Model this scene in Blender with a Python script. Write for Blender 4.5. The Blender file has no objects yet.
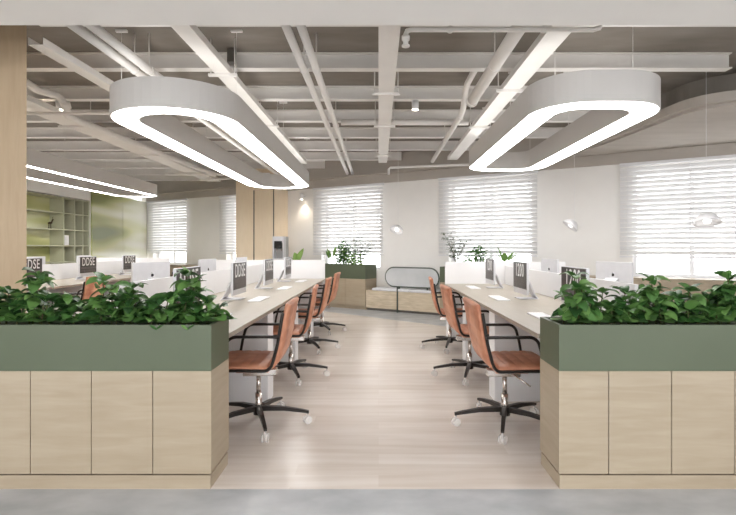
import bpy, bmesh, math, random
from mathutils import Vector, Matrix
R = math.radians
PI = math.pi
sc = bpy.context.scene
COL = sc.collection
random.seed(7)

# ------------------------------------------------------------------ materials
def lin(r, g, b):
    f = lambda c: (c/255/12.92) if c <= 10 else ((c/255+0.055)/1.055)**2.4
    return (f(r), f(g), f(b), 1)

def base_mat(name, col, rough=0.5, metal=0.0, spec=0.5):
    m = bpy.data.materials.new(name); m.use_nodes = True
    nt = m.node_tree; b = nt.nodes['Principled BSDF']
    b.inputs['Base Color'].default_value = col
    b.inputs['Roughness'].default_value = rough
    b.inputs['Metallic'].default_value = metal
    b.inputs['Specular IOR Level'].default_value = spec
    return m, nt, b

def noisy(name, c1, c2, scale=5, rough=0.5, stretch=(1, 1, 1), metal=0, detail=4, bump=0.0, spec=0.5, lo=.3, hi=.7):
    m, nt, b = base_mat(name, c1, rough, metal, spec)
    tc = nt.nodes.new('ShaderNodeTexCoord'); mp = nt.nodes.new('ShaderNodeMapping')
    mp.inputs['Scale'].default_value = stretch
    n = nt.nodes.new('ShaderNodeTexNoise'); n.inputs['Scale'].default_value = scale; n.inputs['Detail'].default_value = detail
    r = nt.nodes.new('ShaderNodeValToRGB')
    r.color_ramp.elements[0].position = lo; r.color_ramp.elements[0].color = c1
    r.color_ramp.elements[1].position = hi; r.color_ramp.elements[1].color = c2
    L = nt.links.new
    L(tc.outputs['Object'], mp.inputs['Vector']); L(mp.outputs[0], n.inputs['Vector'])
    L(n.outputs['Fac'], r.inputs['Fac']); L(r.outputs[0], b.inputs['Base Color'])
    if bump:
        bp = nt.nodes.new('ShaderNodeBump'); bp.inputs['Strength'].default_value = bump; bp.inputs['Distance'].default_value = .01
        L(n.outputs['Fac'], bp.inputs['Height']); L(bp.outputs[0], b.inputs['Normal'])
    return m

M = {}
M['wall'] = noisy('wall_paint', lin(246, 244, 241), lin(243, 241, 238), 3, .7)
M['wall_n'] = M['wall']
M['white'] = noisy('white_lacquer', lin(236, 236, 238), lin(232, 232, 234), 4, .35)
M['soffit'] = noisy('soffit_paint', lin(246, 245, 243), lin(243, 242, 240), 2, .7)
M['beam'] = noisy('beam_paint', lin(238, 235, 231), lin(232, 229, 225), 3, .5)
M['lamp'] = noisy('lamp_shell', lin(206, 203, 200), lin(202, 199, 196), 2, .45)
M['slab'] = noisy('raw_concrete_soffit', lin(126, 119, 111), lin(146, 139, 131), 1.6, .85, (1, 3, 1), detail=8, bump=.1)
M['bulk'] = noisy('grey_plaster', lin(178, 171, 163), lin(190, 183, 175), 1.3, .85, (1, 4, 2), detail=8, bump=.1)
M['concrete'] = noisy('polished_concrete', lin(156, 159, 162), lin(196, 197, 199), 2.6, .38, (1, 1.6, 1), detail=9)
M['green'] = noisy('sage_lacquer', lin(83, 92, 71), lin(87, 96, 75), 2, .45)
M['black'] = noisy('black_metal', lin(36, 32, 30), lin(44, 39, 36), 20, .35, metal=.3)
M['chrome'] = noisy('satin_chrome', lin(215, 208, 202), lin(200, 193, 187), 10, .22, metal=.85)
M['alu'] = noisy('silver_aluminium', lin(214, 214, 218), lin(206, 206, 210), 10, .35, metal=.25)
M['screen'] = noisy('screen_glass', lin(52, 47, 46), lin(62, 56, 54), 3, .3)
M['grey_txt'] = noisy('grey_screen_text', lin(118, 112, 110), lin(100, 96, 94), 30, .5)
M['glyph'] = noisy('white_screen_digits', lin(242, 242, 242), lin(236, 236, 236), 30, .5)
M['soil'] = noisy('potting_soil', lin(38, 28, 20), lin(62, 48, 36), 40, .95, bump=.5)
M['stem'] = noisy('plant_stem', lin(74, 84, 44), lin(92, 84, 56), 30, .6)
M['cushion'] = noisy('pale_grey_upholstery', lin(228, 228, 231), lin(216, 216, 220), 30, .9)
M['mesh_fabric'] = noisy('pale_screen_fabric', lin(206, 208, 210), lin(190, 194, 196), 2.5, .8)
M['frame'] = noisy('dark_green_metal', lin(74, 82, 74), lin(84, 92, 84), 12, .4)
M['brown'] = noisy('bronze', lin(86, 64, 40), lin(60, 44, 30), 20, .4, metal=.4)
M['dark'] = noisy('dark_display', lin(20, 20, 22), lin(30, 30, 32), 10, .2)
M['machine'] = noisy('machine_grey', lin(176, 176, 176), lin(160, 160, 160), 8, .4)
M['shelf'] = noisy('olive_grey_shelf', lin(190, 190, 166), lin(184, 184, 160), 5, .5)
M['groove'] = noisy('grey_metal_strip', lin(120, 116, 110), lin(108, 104, 98), 5, .4, metal=.4)
M['blind'] = noisy('white_blind', lin(240, 240, 240), lin(236, 236, 236), 3, .6)
nt = M['blind'].node_tree
_b = nt.nodes['Principled BSDF']; _t = nt.nodes.new('ShaderNodeBsdfTranslucent'); _t.inputs[0].default_value = (.9, .9, .9, 1)
_m = nt.nodes.new('ShaderNodeMixShader'); _m.inputs[0].default_value = .2
nt.links.new(_b.outputs[0], _m.inputs[1]); nt.links.new(_t.outputs[0], _m.inputs[2]); nt.links.new(_m.outputs[0], nt.nodes['Material Output'].inputs[0])

def wood(name, c1, c2, c3, stretch, rough=.5):
    m, nt, b = base_mat(name, c1, rough)
    L = nt.links.new
    tc = nt.nodes.new('ShaderNodeTexCoord'); mp = nt.nodes.new('ShaderNodeMapping'); mp.inputs['Scale'].default_value = stretch
    n1 = nt.nodes.new('ShaderNodeTexNoise'); n1.inputs['Scale'].default_value = 3; n1.inputs['Detail'].default_value = 8; n1.inputs['Distortion'].default_value = .6
    n2 = nt.nodes.new('ShaderNodeTexNoise'); n2.inputs['Scale'].default_value = 1.2; n2.inputs['Detail'].default_value = 3
    r1 = nt.nodes.new('ShaderNodeValToRGB'); r1.color_ramp.elements[0].position = .3; r1.color_ramp.elements[1].position = .7
    r1.color_ramp.elements[0].color = c1; r1.color_ramp.elements[1].color = c2
    mx = nt.nodes.new('ShaderNodeMixRGB'); mx.inputs[2].default_value = c3
    r2 = nt.nodes.new('ShaderNodeValToRGB'); r2.color_ramp.elements[0].position = .45; r2.color_ramp.elements[1].position = .8
    r2.color_ramp.elements[1].color = (.6, .6, .6, 1)
    L(tc.outputs['Object'], mp.inputs[0]); L(mp.outputs[0], n1.inputs['Vector']); L(tc.outputs['Object'], n2.inputs['Vector'])
    L(n1.outputs['Fac'], r1.inputs[0]); L(n2.outputs['Fac'], r2.inputs[0]); L(r2.outputs[0], mx.inputs[0]); L(r1.outputs[0], mx.inputs[1]); L(mx.outputs[0], b.inputs['Base Color'])
    return m
M['wood'] = wood('pale_oak_veneer', lin(163, 148, 126), lin(174, 160, 139), lin(153, 137, 115), (1, 1, 9))
M['wood_v'] = wood('oak_veneer_upright', lin(182, 160, 132), lin(191, 170, 142), lin(174, 151, 122), (9, 9, 1))
M['pillar'] = wood('lightened_oak_pillar', lin(240, 222, 196), lin(246, 229, 204), lin(232, 213, 186), (9, 9, 1))  # same oak as the column, lightened to make up for weak light there
M['desk'] = wood('desk_oak', lin(158, 149, 136), lin(166, 158, 146), lin(150, 140, 125), (9, 1, 1), .4)
M['wood_wave'] = wood('wavy_oak_veneer', lin(186, 170, 142), lin(222, 208, 186), lin(210, 195, 170), (1.5, 1.5, 14))

# plank floor
m, nt, b = base_mat('pale_plank_floor', lin(210, 200, 190), .27)
L = nt.links.new
tc = nt.nodes.new('ShaderNodeTexCoord')
br = nt.nodes.new('ShaderNodeTexBrick'); br.inputs['Scale'].default_value = 1
br.inputs['Brick Width'].default_value = 1.25; br.inputs['Row Height'].default_value = .135
br.inputs['Mortar Size'].default_value = .0012; br.offset = .37; br.inputs['Bias'].default_value = 0
br.inputs['Color1'].default_value = (0, 0, 0, 1); br.inputs['Color2'].default_value = (1, 1, 1, 1); br.inputs['Mortar'].default_value = (.25, .25, .25, 1)
mp = nt.nodes.new('ShaderNodeMapping'); mp.inputs['Scale'].default_value = (.8, 9, 1)
n1 = nt.nodes.new('ShaderNodeTexNoise'); n1.inputs['Scale'].default_value = 1.8; n1.inputs['Detail'].default_value = 8
r0 = nt.nodes.new('ShaderNodeValToRGB'); r0.color_ramp.elements[0].color = lin(206, 193, 181); r0.color_ramp.elements[1].color = lin(230, 222, 215)
r1 = nt.nodes.new('ShaderNodeValToRGB'); r1.color_ramp.elements[0].position = .35; r1.color_ramp.elements[1].position = .62
r1.color_ramp.elements[0].color = lin(208, 196, 185); r1.color_ramp.elements[1].color = lin(226, 218, 211)
mx = nt.nodes.new('ShaderNodeMixRGB'); mx.inputs[0].default_value = .5
L(tc.outputs['Object'], br.inputs['Vector']); L(tc.outputs['Object'], mp.inputs[0]); L(mp.outputs[0], n1.inputs['Vector'])
L(br.outputs['Color'], r0.inputs[0]); L(n1.outputs['Fac'], r1.inputs[0]); L(r0.outputs[0], mx.inputs[1]); L(r1.outputs[0], mx.inputs[2]); L(mx.outputs[0], b.inputs['Base Color'])
M['planks'] = m

# tan leather with crease variation
M['leather'] = noisy('tan_leather', lin(168, 106, 78), lin(212, 154, 124), 6, .48, detail=6, bump=.12)

# leaves, hue differs leaf by leaf
def leafmat(name, cols, rough=.38):
    m, nt, b = base_mat(name, cols[0], rough)
    g = nt.nodes.new('ShaderNodeNewGeometry'); r = nt.nodes.new('ShaderNodeValToRGB')
    r.color_ramp.elements[0].color = cols[0]; r.color_ramp.elements[1].color = cols[-1]
    for i, c in enumerate(cols[1:-1]):
        e = r.color_ramp.elements.new((i+1)/(len(cols)-1)); e.color = c
    nt.links.new(g.outputs['Random Per Island'], r.inputs[0]); nt.links.new(r.outputs[0], b.inputs['Base Color'])
    t = nt.nodes.new('ShaderNodeBsdfTranslucent'); nt.links.new(r.outputs[0], t.inputs[0])
    mm = nt.nodes.new('ShaderNodeMixShader'); mm.inputs[0].default_value = .2
    nt.links.new(b.outputs[0], mm.inputs[1]); nt.links.new(t.outputs[0], mm.inputs[2]); nt.links.new(mm.outputs[0], nt.nodes['Material Output'].inputs[0])
    return m
M['leaf'] = leafmat('glossy_leaf', [lin(40, 74, 38), lin(70, 114, 56), lin(120, 160, 88), lin(52, 92, 46)])
M['leaf2'] = leafmat('pale_leaf', [lin(90, 130, 60), lin(140, 172, 96), lin(110, 150, 76)])
M['leaf3'] = leafmat('dusky_leaf', [lin(96, 112, 84), lin(74, 96, 66), lin(120, 132, 104)], .6)

def emis(name, col, s):
    m = bpy.data.materials.new(name); m.use_nodes = True; nt = m.node_tree
    b = nt.nodes['Principled BSDF']; b.inputs['Base Color'].default_value = (.9, .9, .9, 1)
    b.inputs['Emission Color'].default_value = col; b.inputs['Emission Strength'].default_value = s
    return m
M['glow'] = emis('luminaire_diffuser', (1, .985, .965, 1), 5.5)
M['glow_slim'] = emis('slim_luminaire_diffuser', (1, .985, .965, 1), 13)
M['fill_glow'] = emis('added_fill_diffuser', (1, .985, .965, 1), 1.2)  # glow of the added lobby fill panels
M['upglow'] = emis('added_uplight', (1, .985, .96, 1), 1.15)  # for the made-up glowing strips on top of the ring lamps
M['spot'] = emis('spot_lens', (1, .88, .7, 1), 8)
M['bulb'] = emis('pendant_bulb', (1, .95, .88, 1), 1.1)

# clear glass: mostly transparent with a fresnel reflection
m = bpy.data.materials.new('clear_window_glass'); m.use_nodes = True; nt = m.node_tree; nt.nodes.remove(nt.nodes['Principled BSDF'])
tr = nt.nodes.new('ShaderNodeBsdfTransparent'); gl = nt.nodes.new('ShaderNodeBsdfGlossy'); gl.inputs['Roughness'].default_value = .02
fr = nt.nodes.new('ShaderNodeFresnel'); fr.inputs[0].default_value = 1.2; mm = nt.nodes.new('ShaderNodeMixShader')
nt.links.new(fr.outputs[0], mm.inputs[0]); nt.links.new(tr.outputs[0], mm.inputs[1]); nt.links.new(gl.outputs[0], mm.inputs[2]); nt.links.new(mm.outputs[0], nt.nodes['Material Output'].inputs[0])
M['glass'] = m
# translucent caster plastic
m, nt, b = base_mat('clear_caster_plastic', (.9, .88, .86, 1), .15); b.inputs['Alpha'].default_value = .36; M['caster'] = m

# blurred greenery showing in the glass, painted as soft greens and creams
m, nt, b = base_mat('painted_view_glass', (.5, .5, .4, 1), .18)
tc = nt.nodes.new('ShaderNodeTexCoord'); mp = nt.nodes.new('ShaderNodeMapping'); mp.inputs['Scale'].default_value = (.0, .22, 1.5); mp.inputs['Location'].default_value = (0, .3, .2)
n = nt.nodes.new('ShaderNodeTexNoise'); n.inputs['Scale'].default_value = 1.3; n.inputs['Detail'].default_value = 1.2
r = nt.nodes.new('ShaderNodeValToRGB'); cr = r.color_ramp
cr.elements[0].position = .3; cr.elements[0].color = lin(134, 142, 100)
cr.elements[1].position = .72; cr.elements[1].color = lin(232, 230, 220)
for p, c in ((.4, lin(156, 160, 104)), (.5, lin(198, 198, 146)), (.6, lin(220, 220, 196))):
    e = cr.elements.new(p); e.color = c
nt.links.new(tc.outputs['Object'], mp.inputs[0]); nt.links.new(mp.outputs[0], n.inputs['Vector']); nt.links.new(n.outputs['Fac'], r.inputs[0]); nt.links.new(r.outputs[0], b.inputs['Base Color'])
M['painted_view'] = m

# ------------------------------------------------------------------ mesh helpers
class MB:
    def __init__(s): s.bm = bmesh.new()
    def box(s, x0, x1, y0, y1, z0, z1, mat=None):
        vs = [s.bm.verts.new(Vector(p)) for p in ((x0,y0,z0),(x1,y0,z0),(x1,y1,z0),(x0,y1,z0),(x0,y0,z1),(x1,y0,z1),(x1,y1,z1),(x0,y1,z1))]
        for f in ((3,2,1,0),(4,5,6,7),(0,1,5,4),(1,2,6,5),(2,3,7,6),(3,0,4,7)): s.bm.faces.new([vs[i] for i in f])
        if mat is not None:
            for v in vs: v.co = mat @ v.co
        return s
    def tube(s, pts, r, n=8, cap=True, smooth=True):
        pts = [Vector(p) for p in pts]; rings = []
        up = None
        for i, p in enumerate(pts):
            a = pts[max(0, i-1)]; b = pts[min(len(pts)-1, i+1)]; t = (b-a).normalized()
            if up is None:
                up = Vector((0, 0, 1)) if abs(t.z) < .9 else Vector((1, 0, 0))
            u = (up - t*up.dot(t)).normalized(); w = t.cross(u); up = u
            rr = r[i] if isinstance(r, (list, tuple)) else r
            rings.append([s.bm.verts.new(p + u*rr*math.cos(2*PI*k/n) + w*rr*math.sin(2*PI*k/n)) for k in range(n)])
        for a, b in zip(rings, rings[1:]):
            for k in range(n):
                f = s.bm.faces.new((a[k], a[(k+1) % n], b[(k+1) % n], b[k])); f.smooth = smooth
        if cap:
            s.bm.faces.new(rings[0][::-1]); s.bm.faces.new(rings[-1])
        return s
    def cyl(s, x, y, z0, z1, r, n=16): return s.tube([(x, y, z0), (x, y, z1)], r, n)
    def lathe(s, prof, n=24, mat=None):
        rings = []
        for r_, z in prof:
            rings.append([s.bm.verts.new((r_*math.cos(2*PI*k/n), r_*math.sin(2*PI*k/n), z)) for k in range(n)])
        for a, b in zip(rings, rings[1:]):
            for k in range(n):
                f = s.bm.faces.new((a[k], a[(k+1) % n], b[(k+1) % n], b[k])); f.smooth = True
        if mat is not None:
            for rg in rings:
                for v in rg: v.co = mat @ v.co
        return s
    def prism(s, poly, z0, z1):
        a = [s.bm.verts.new((x, y, z0)) for x, y in poly]; b = [s.bm.verts.new((x, y, z1)) for x, y in poly]
        n = len(poly); s.bm.faces.new(a[::-1]); s.bm.faces.new(b)
        for i in range(n): s.bm.faces.new((a[i], a[(i+1) % n], b[(i+1) % n], b[i]))
        return s
    def ring(s, outer, inner, z0, z1):
        n = len(outer)
        v = lambda P, z: [s.bm.verts.new((x, y, z)) for x, y in P]
        a, b, c, d = v(outer, z0), v(outer, z1), v(inner, z0), v(inner, z1)
        for i in range(n):
            j = (i+1) % n
            s.bm.faces.new((a[i], a[j], b[j], b[i])); s.bm.faces.new((c[j], c[i], d[i], d[j]))
            s.bm.faces.new((b[i], b[j], d[j], d[i])); s.bm.faces.new((a[j], a[i], c[i], c[j]))
        return s
    def build(s, name, mat, parent=None, bevel=0, recalc=True):
        if recalc: bmesh.ops.recalc_face_normals(s.bm, faces=s.bm.faces)
        me = bpy.data.meshes.new(name); s.bm.to_mesh(me); s.bm.free()
        me.materials.append(mat)
        o = bpy.data.objects.new(name, me); COL.objects.link(o)
        if parent: o.parent = parent
        if bevel:
            bv = o.modifiers.new('bevel', 'BEVEL'); bv.width = bevel; bv.segments = 2; bv.limit_method = 'ANGLE'; bv.angle_limit = R(40)
        return o

def tag(o, label=None, cat=None, group=None, kind=None):
    if label: o['label'] = label
    if cat: o['category'] = cat
    if group: o['group'] = group
    if kind: o['kind'] = kind
    return o
def empty(name, loc=(0, 0, 0), rz=0, **k):
    o = bpy.data.objects.new(name, None); COL.objects.link(o); o.empty_display_size = .1
    o.location = loc; o.rotation_euler = (0, 0, rz); tag(o, **k); return o
def struct(o): o['kind'] = 'structure'; return o
def copy_tree(o, parent=None, kids=None):
    if kids is None:
        kids = {}
        for q in COL.objects:
            if q.parent: kids.setdefault(q.parent.name, []).append(q)
    c = o.copy(); COL.objects.link(c)
    if parent: c.parent = parent
    for ch in kids.get(o.name, []): copy_tree(ch, c, kids)
    return c

# wall frame
TH = math.atan(.606); CO, SI = math.cos(TH), math.sin(TH)
Y0 = 10.25
def WP(s, y=0, z=0): return Vector((s*CO + y*SI, Y0 - s*SI + y*CO, z))
def wallobj(o, s=0, y=0, z=0): o.location = WP(s, y, z); o.rotation_euler = (0, 0, -TH); return o
def wallY(x): return Y0 - .606*x
XL = -6.76; XR = 8.0
SL = XL/CO; SR = XR/CO
ZS = 3.18     # slab
ZW = 2.60     # wall / lobby ceiling height

# ------------------------------------------------------------------ setting
FY = 2.54
def poly_floor(name, pts, mat):
    b = MB(); b.prism(pts, -.1, 0); return struct(b.build(name, mat))
fl = [(XL, FY), (XR, FY), (XR, 3.9), (1.01, 7.87), (-.955, 9.57), (XL, 13.3)]
poly_floor('floor', fl, M['planks'])
poly_floor('floor', [(XL, -4), (XR, -4), (XR, FY), (XL, FY)], M['concrete'])
poly_floor('floor', [(XL, 13.3), (-.955, 9.57), (1.01, 7.87), (XR, 3.9), (XR, wallY(XR)+.3), (XL, wallY(XL)+.3)], M['concrete'])
b = MB(); b.prism([(XL-.6, 2.2), (XR, 2.2), (XR, wallY(XR)+.4), (XL-.6, wallY(XL)+.7)], ZS, ZS+.2); struct(b.build('ceiling', M['slab']))
b = MB(); b.box(XL, XR, -4, 2.97, ZW, ZS); struct(b.build('ceiling', M['soffit']))
# back wall with openings
wins = [(-7.83, -6.05), (-4.76, -2.97), (-1.68, .16), (1.40, 3.27), (4.55, 6.45), (7.6, 9.3)]
SILL, HEAD, TK = .79, 2.5, .28
b = MB()
cur = SL-.3
for s0, s1 in wins:
    a, c = max(s0+.18, SL+.15), s1-.12
    b.box(cur, a, 0, TK, 0, ZS); b.box(a, c, 0, TK, 0, SILL); b.box(a, c, 0, TK, HEAD, ZS); cur = c
b.box(cur, SR+.6, 0, TK, 0, ZS)
struct(wallobj(b.build('wall_back', M['wall'])))
for i, (s0, s1) in enumerate(wins):
    a, c = max(s0+.18, SL+.15), s1-.12
    w = empty('window_%d' % (i+1)); wallobj(w, a, .2); struct(w); W = c-a
    f = MB(); fw = .05
    f.box(0, fw, -.03, .03, SILL, HEAD); f.box(W-fw, W, -.03, .03, SILL, HEAD)
    f.box(fw, W-fw, -.03, .03, SILL, SILL+fw); f.box(fw, W-fw, -.03, .03, HEAD-fw, HEAD)
    f.box(W/2-.03, W/2+.03, -.03, .03, SILL+fw, HEAD-fw); f.box(fw, W/2-.03, -.025, .025, 2.0, 2.05); f.box(W/2+.03, W-fw, -.025, .025, 2.0, 2.05)
    f.build('window_frame', M['white'], w)
    MB().box(fw, W-fw, -.004, .004, SILL+fw, HEAD-fw).build('window_pane', M['glass'], w)
# grey upper band + ledge
b = MB(); b.box(SL, SR, -.05, 0, ZW, ZS); struct(wallobj(b.build('trim_1', M['bulk'])))
b = MB(); b.box(SL, SR, -.13, -.05, 2.775, 2.815); struct(wallobj(b.build('trim_2', M['bulk'])))
# right lower soffit with curved, stepped edge
def smooth_poly(P, it=2):
    for _ in range(it):
        Q = [P[0]]
        for a, c in zip(P, P[1:]):
            Q += [(a[0]*.75+c[0]*.25, a[1]*.75+c[1]*.25), (a[0]*.25+c[0]*.75, a[1]*.25+c[1]*.75)]
        Q.append(P[-1]); P = Q
    return P
edge = [(2.2, wallY(2.2)-.1), (3.05, 8.0), (3.28, 7.0), (3.36, 5.9), (3.42, 5.3), (3.9, 5.02), (5.2, 4.75), (XR, 4.5)]
E1 = smooth_poly(edge, 3)
b = MB(); b.prism(E1 + [(XR, wallY(XR)-.06), (2.3, wallY(2.3)-.06)], 2.8, 2.9)
struct(b.build('trim_3', M['bulk']))
E3 = smooth_poly([(x+.07, y+.07) for x, y in edge], 3)
b = MB(); b.prism(E3 + [(XR, wallY(XR)-.06), (2.4, wallY(2.4)-.06)], 2.77, 2.8); struct(b.build('trim_7', M['bulk']))
E2 = smooth_poly([(x+.2, y+.3) for x, y in edge[1:]], 3)
b = MB(); b.prism(E2 + [(XR, wallY(XR)-.06), (3.4, wallY(3.4)-.06)], 2.9, ZS)
struct(b.build('trim_4', M['slab']))
# side walls
b = MB(); b.box(XL-.12, XL, -4, 8.3, 0, ZS); b.box(XL-.6, XL-.45, 8.3, 15, 0, ZS); b.box(XL-.45, XL, 11.47, 11.5, 0, ZS)
b.box(XL-.45, XL, 8.3, 8.35, 0, ZS)
b.box(XL-.45, XL, 8.35, 11.47, 2.36, ZS)
struct(b.build('wall_left', M['wall']))
b = MB(); b.box(XR, XR+.12, -4, wallY(XR)+.3, 0, ZS); struct(b.build('wall_right', M['wall']))
# unseen glazed lobby front behind the camera, added to let front light in
b = MB(); b.box(XL, XR, -4.1, -4, 0, .12); b.box(XL, XR, -4.1, -4, 2.5, 2.6)
for i in range(9):
    x = XL + (XR-XL)*i/8; b.box(x-.03, x+.03, -4.1, -4, .12, 2.5)
w7 = struct(empty('window_7', (0, 0, 0))); b.build('window_frame', M['alu'], w7)
MB().box(XL+.05, XR-.05, -4.06, -4.05, .12, 2.5).build('window_pane', M['glass'], w7)
# olive glass wall panels on the left wall
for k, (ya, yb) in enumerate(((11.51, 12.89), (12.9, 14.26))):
    g = MB().box(-.03, 0, ya, yb, .05, 2.58).build('glass_wall_panel', M['painted_view'])
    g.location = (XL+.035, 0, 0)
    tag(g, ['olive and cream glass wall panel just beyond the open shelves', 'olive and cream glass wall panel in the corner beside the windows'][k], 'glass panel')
# baseboard
b = MB(); b.box(SL, SR, -.015, 0, 0, .08); struct(wallobj(b.build('baseboard_back', M['white'])))

# ------------------------------------------------------------------ open shelving in left wall
sh = empty('open_shelving', (XL, 8.35, 0), label='olive grey built-in open shelving with three narrow columns in left wall', cat='shelving')
ys = [.02, 2.18, 2.56, 2.86, 3.09]
b = MB(); b.box(-.32, -.3, .01, 3.11, 0, 2.34); b.build('back_panel', M['painted_view'], sh)  # mirrored greenery painted into the colour here too
M['olive'] = noisy('dark_olive_panel', lin(118, 118, 88), lin(104, 104, 78), 2, .5)
MB().box(-.2995, -.29, 2.2, 3.07, .1, 2.3).build('niche_back', M['olive'], sh)
for y in ys:
    MB().box(-.30, 0, y-.012, y+.012, 0, 2.34).build('upright', M['shelf'], sh)
for z in (.6, .95, 1.30, 1.645, 2.0, 2.33):
    for a, c in zip(ys, ys[1:]):
        MB().box(-.30, 0, a+.012, c-.012, z-.012, z+.008).build('shelf', M['shelf'], sh)
MB().box(-.30, 0, .0321, 3.0779, 0, .08).build('plinth', M['shelf'], sh)
f = MB()
bs = (XL-.15, 10.3, 1.653)
f.tube([(0, 0, 0), (0, 0, .02)], .035, 12); f.tube([(0, -.03, .02), (0, -.025, .1), (0, 0, .12)], .008, 8); f.tube([(0, .035, .02), (0, .03, .1), (0, 0, .12)], .008, 8)
f.tube([(0, -.05, .115), (0, 0, .13), (0, .05, .125), (0, .075, .17), (0, .1, .2), (0, .125, .19)], [.012, .022, .022, .014, .016, .006], 8)
f.tube([(0, .1, .205), (0, .09, .245), (0, .11, .26)], .004, 6)
o = f.build('figurine', M['brown']); o.location = bs; tag(o, 'small bronze animal figurine on the wide shelf section', 'figurine')
o = MB().box(-.1, .1, -.07, .07, 0, .22).build('storage_box', M['white'], bevel=.004); o.location = (XL-.12, 10.66, 1.309)
tag(o, 'white box file standing in a narrow shelf cubby', 'box')

# ------------------------------------------------------------------ wood clad pillar at the back, and left column
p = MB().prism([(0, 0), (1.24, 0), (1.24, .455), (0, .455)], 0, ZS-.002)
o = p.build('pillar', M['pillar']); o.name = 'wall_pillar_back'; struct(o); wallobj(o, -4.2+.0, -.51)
PX = -2.37/CO*CO
# place so that its front right corner sits at (-2.37, 11.15)
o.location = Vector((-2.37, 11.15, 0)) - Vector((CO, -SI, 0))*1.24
for k, q in enumerate((.60, 1.22)):
    g = MB().box(-.014, .014, -.006, .0, 0, ZW).build('trim_%d' % (5+k), M['groove']); struct(g)
    g.location = o.location + Vector((CO, -SI, 0))*q; g.rotation_euler = (0, 0, -TH)
b = MB(); b.prism([(-2.765, 3.85), (-4.6, 3.85), (-4.6, 4.2), (-3.1, 4.2)], 0, ZS); struct(b.build('wall_column_left', M['wood_v']))

# ------------------------------------------------------------------ steel roof beams
for i in range(10):
    y = 3.87 + i*1.0
    xr = min((Y0-.1-y)/.606, 3.48)
    if y > 5.2 and xr > 3.2: xr = 3.25
    f = MB(); zt = ZS; zb = 3.02
    xl = -2.7 if i == 0 else XL
    f.box(xl, xr, y-.05, y+.05, zb, zb+.012); f.box(xl, xr, y-.004, y+.004, zb+.012, zt-.014); f.box(xl, xr, y-.05, y+.05, zt-.014, zt-.002)
    o = f.build('ceiling_beam', M['beam'])
    nm = ['behind the lobby soffit', 'nearest the camera', 'second from the camera', 'third from the camera', 'fourth from the camera', 'fifth from the camera', 'sixth from the camera', 'seventh from the camera', 'eighth from the camera', 'farthest in the left corner'][i]
    tag(o, 'white steel cross beam under the concrete ceiling, ' + nm, 'beam')

# ------------------------------------------------------------------ ceiling services
ZP = 2.85; DZ = 1.6
def tray(name, x0, x1, ya, yb, label, z=ZP, hts=()):
    t = empty(name, ((x0+x1)/2, ya, z), label=label, cat='cable tray')
    w = (x1-x0)/2; Ln = yb-ya
    f = MB(); f.box(-w, w, 0, Ln, 0, .004); f.box(-w, -w+.004, 0, Ln, .004, .06); f.box(w-.004, w, 0, Ln, .004, .06)
    f.build('channel', M['beam'], t)
    for h in hts:
        MB().box(-w-.06, w+.06, h-ya-.015, h-ya+.015, -.025, -.001).build('hanger_bar', M['beam'], t)
        for s in (-1, 1): MB().cyl(s*(w+.04), h-ya, 0, ZS-z, .006, 6).build('hanger_rod', M['beam'], t)
    return t
tray('cable_tray', 0.0, .16, 2.99, 9.2, 'white cable tray running straight down the middle of the ceiling', hts=(5.05, 6.4, 8.4))
tray('cable_tray', -1.50, -1.36, 2.99, 9.3, 'white cable tray crossing the ceiling above the left ring lamp', z=ZP, hts=(4.5, 6.4))
tray('cable_tray', -2.76, -2.64, 3.86, 11.6, 'wide white cable tray along the ceiling left of the left ring lamp', z=ZP, hts=(5.6, 7.4))
tray('cable_tray', -4.12, -3.80, 4.3, 11.8, 'wide white cable tray above the short linear ring lamp at far left', z=ZP, hts=(6.4, 8.4, 10.4))
tray('cable_tray', 1.25, 1.43, 2.99, 8.9, 'white cable tray beside the left rim of the right ring lamp', z=ZP, hts=(4.95, 6.45))
def pipe(name, pts, r, label, cat='pipe', clips=(), elbows=(), up=.0):
    f = MB().tube(pts, r, 14); o = f.build(name, M['beam'])
    tag(o, label, cat)
    for c in clips:
        g = MB(); c = Vector(c); 
        g.cyl(c.x, c.y, c.z+r+.001, ZS, .006, 6).build('hanger_rod', M['beam'], o)
        k = MB(); k.tube([c-Vector((0, .012, 0)), c+Vector((0, .012, 0))], r+.006, 14); k.build('pipe_clamp', M['beam'], o)
    for (a, b_) in elbows:
        MB().tube([a, b_], r+.01, 14).build('pipe_collar', M['beam'], o)
    return o
for x, w in ((-.668, 'left'), (-.558, 'right')):
    pipe('ceiling_pipe', [(x, 2.99, ZP), (x, 10.5, ZP)], .033, 'white conduit pipe, the %s of the pair between left lamp and centre tray' % w, clips=[(x, 4.4, ZP), (x, 6.4, ZP), (x, 8.4, ZP)])
for x, w in ((-2.19, 'left'), (-2.06, 'right')):
    pipe('ceiling_pipe', [(x, 2.99, ZP), (x, 11.3, ZP)], .037, 'white pipe, the %s of the pair crossing over the left ring lamp' % w, clips=[(x, 4.4, ZP)])
x = 1.02
pipe('ceiling_pipe', [(x, 2.99, ZP), (x, 5.35, ZP)], .055, 'thick white pipe stub right of centre with a capped end', clips=[(x, 4.3, ZP)], elbows=[((x, 5.3, ZP), (x, 5.36, ZP))])
pipe('ceiling_pipe', [(x-.02, 5.0, 3.1), (x-.02, 5.5, 3.1), (x-.02, 5.62, 3.07), (x-.02, 5.7, 2.98), (x-.02, 5.78, 2.9), (x-.02, 5.95, 2.86), (x-.02, 9.1, 2.86)], .035, 'thin white pipe with a double bend running on behind the capped pipe', clips=[(x-.02, 7.4, 2.86)], elbows=[((x-.02, 5.95, 2.86), (x-.02, 6.02, 2.86))])
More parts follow.
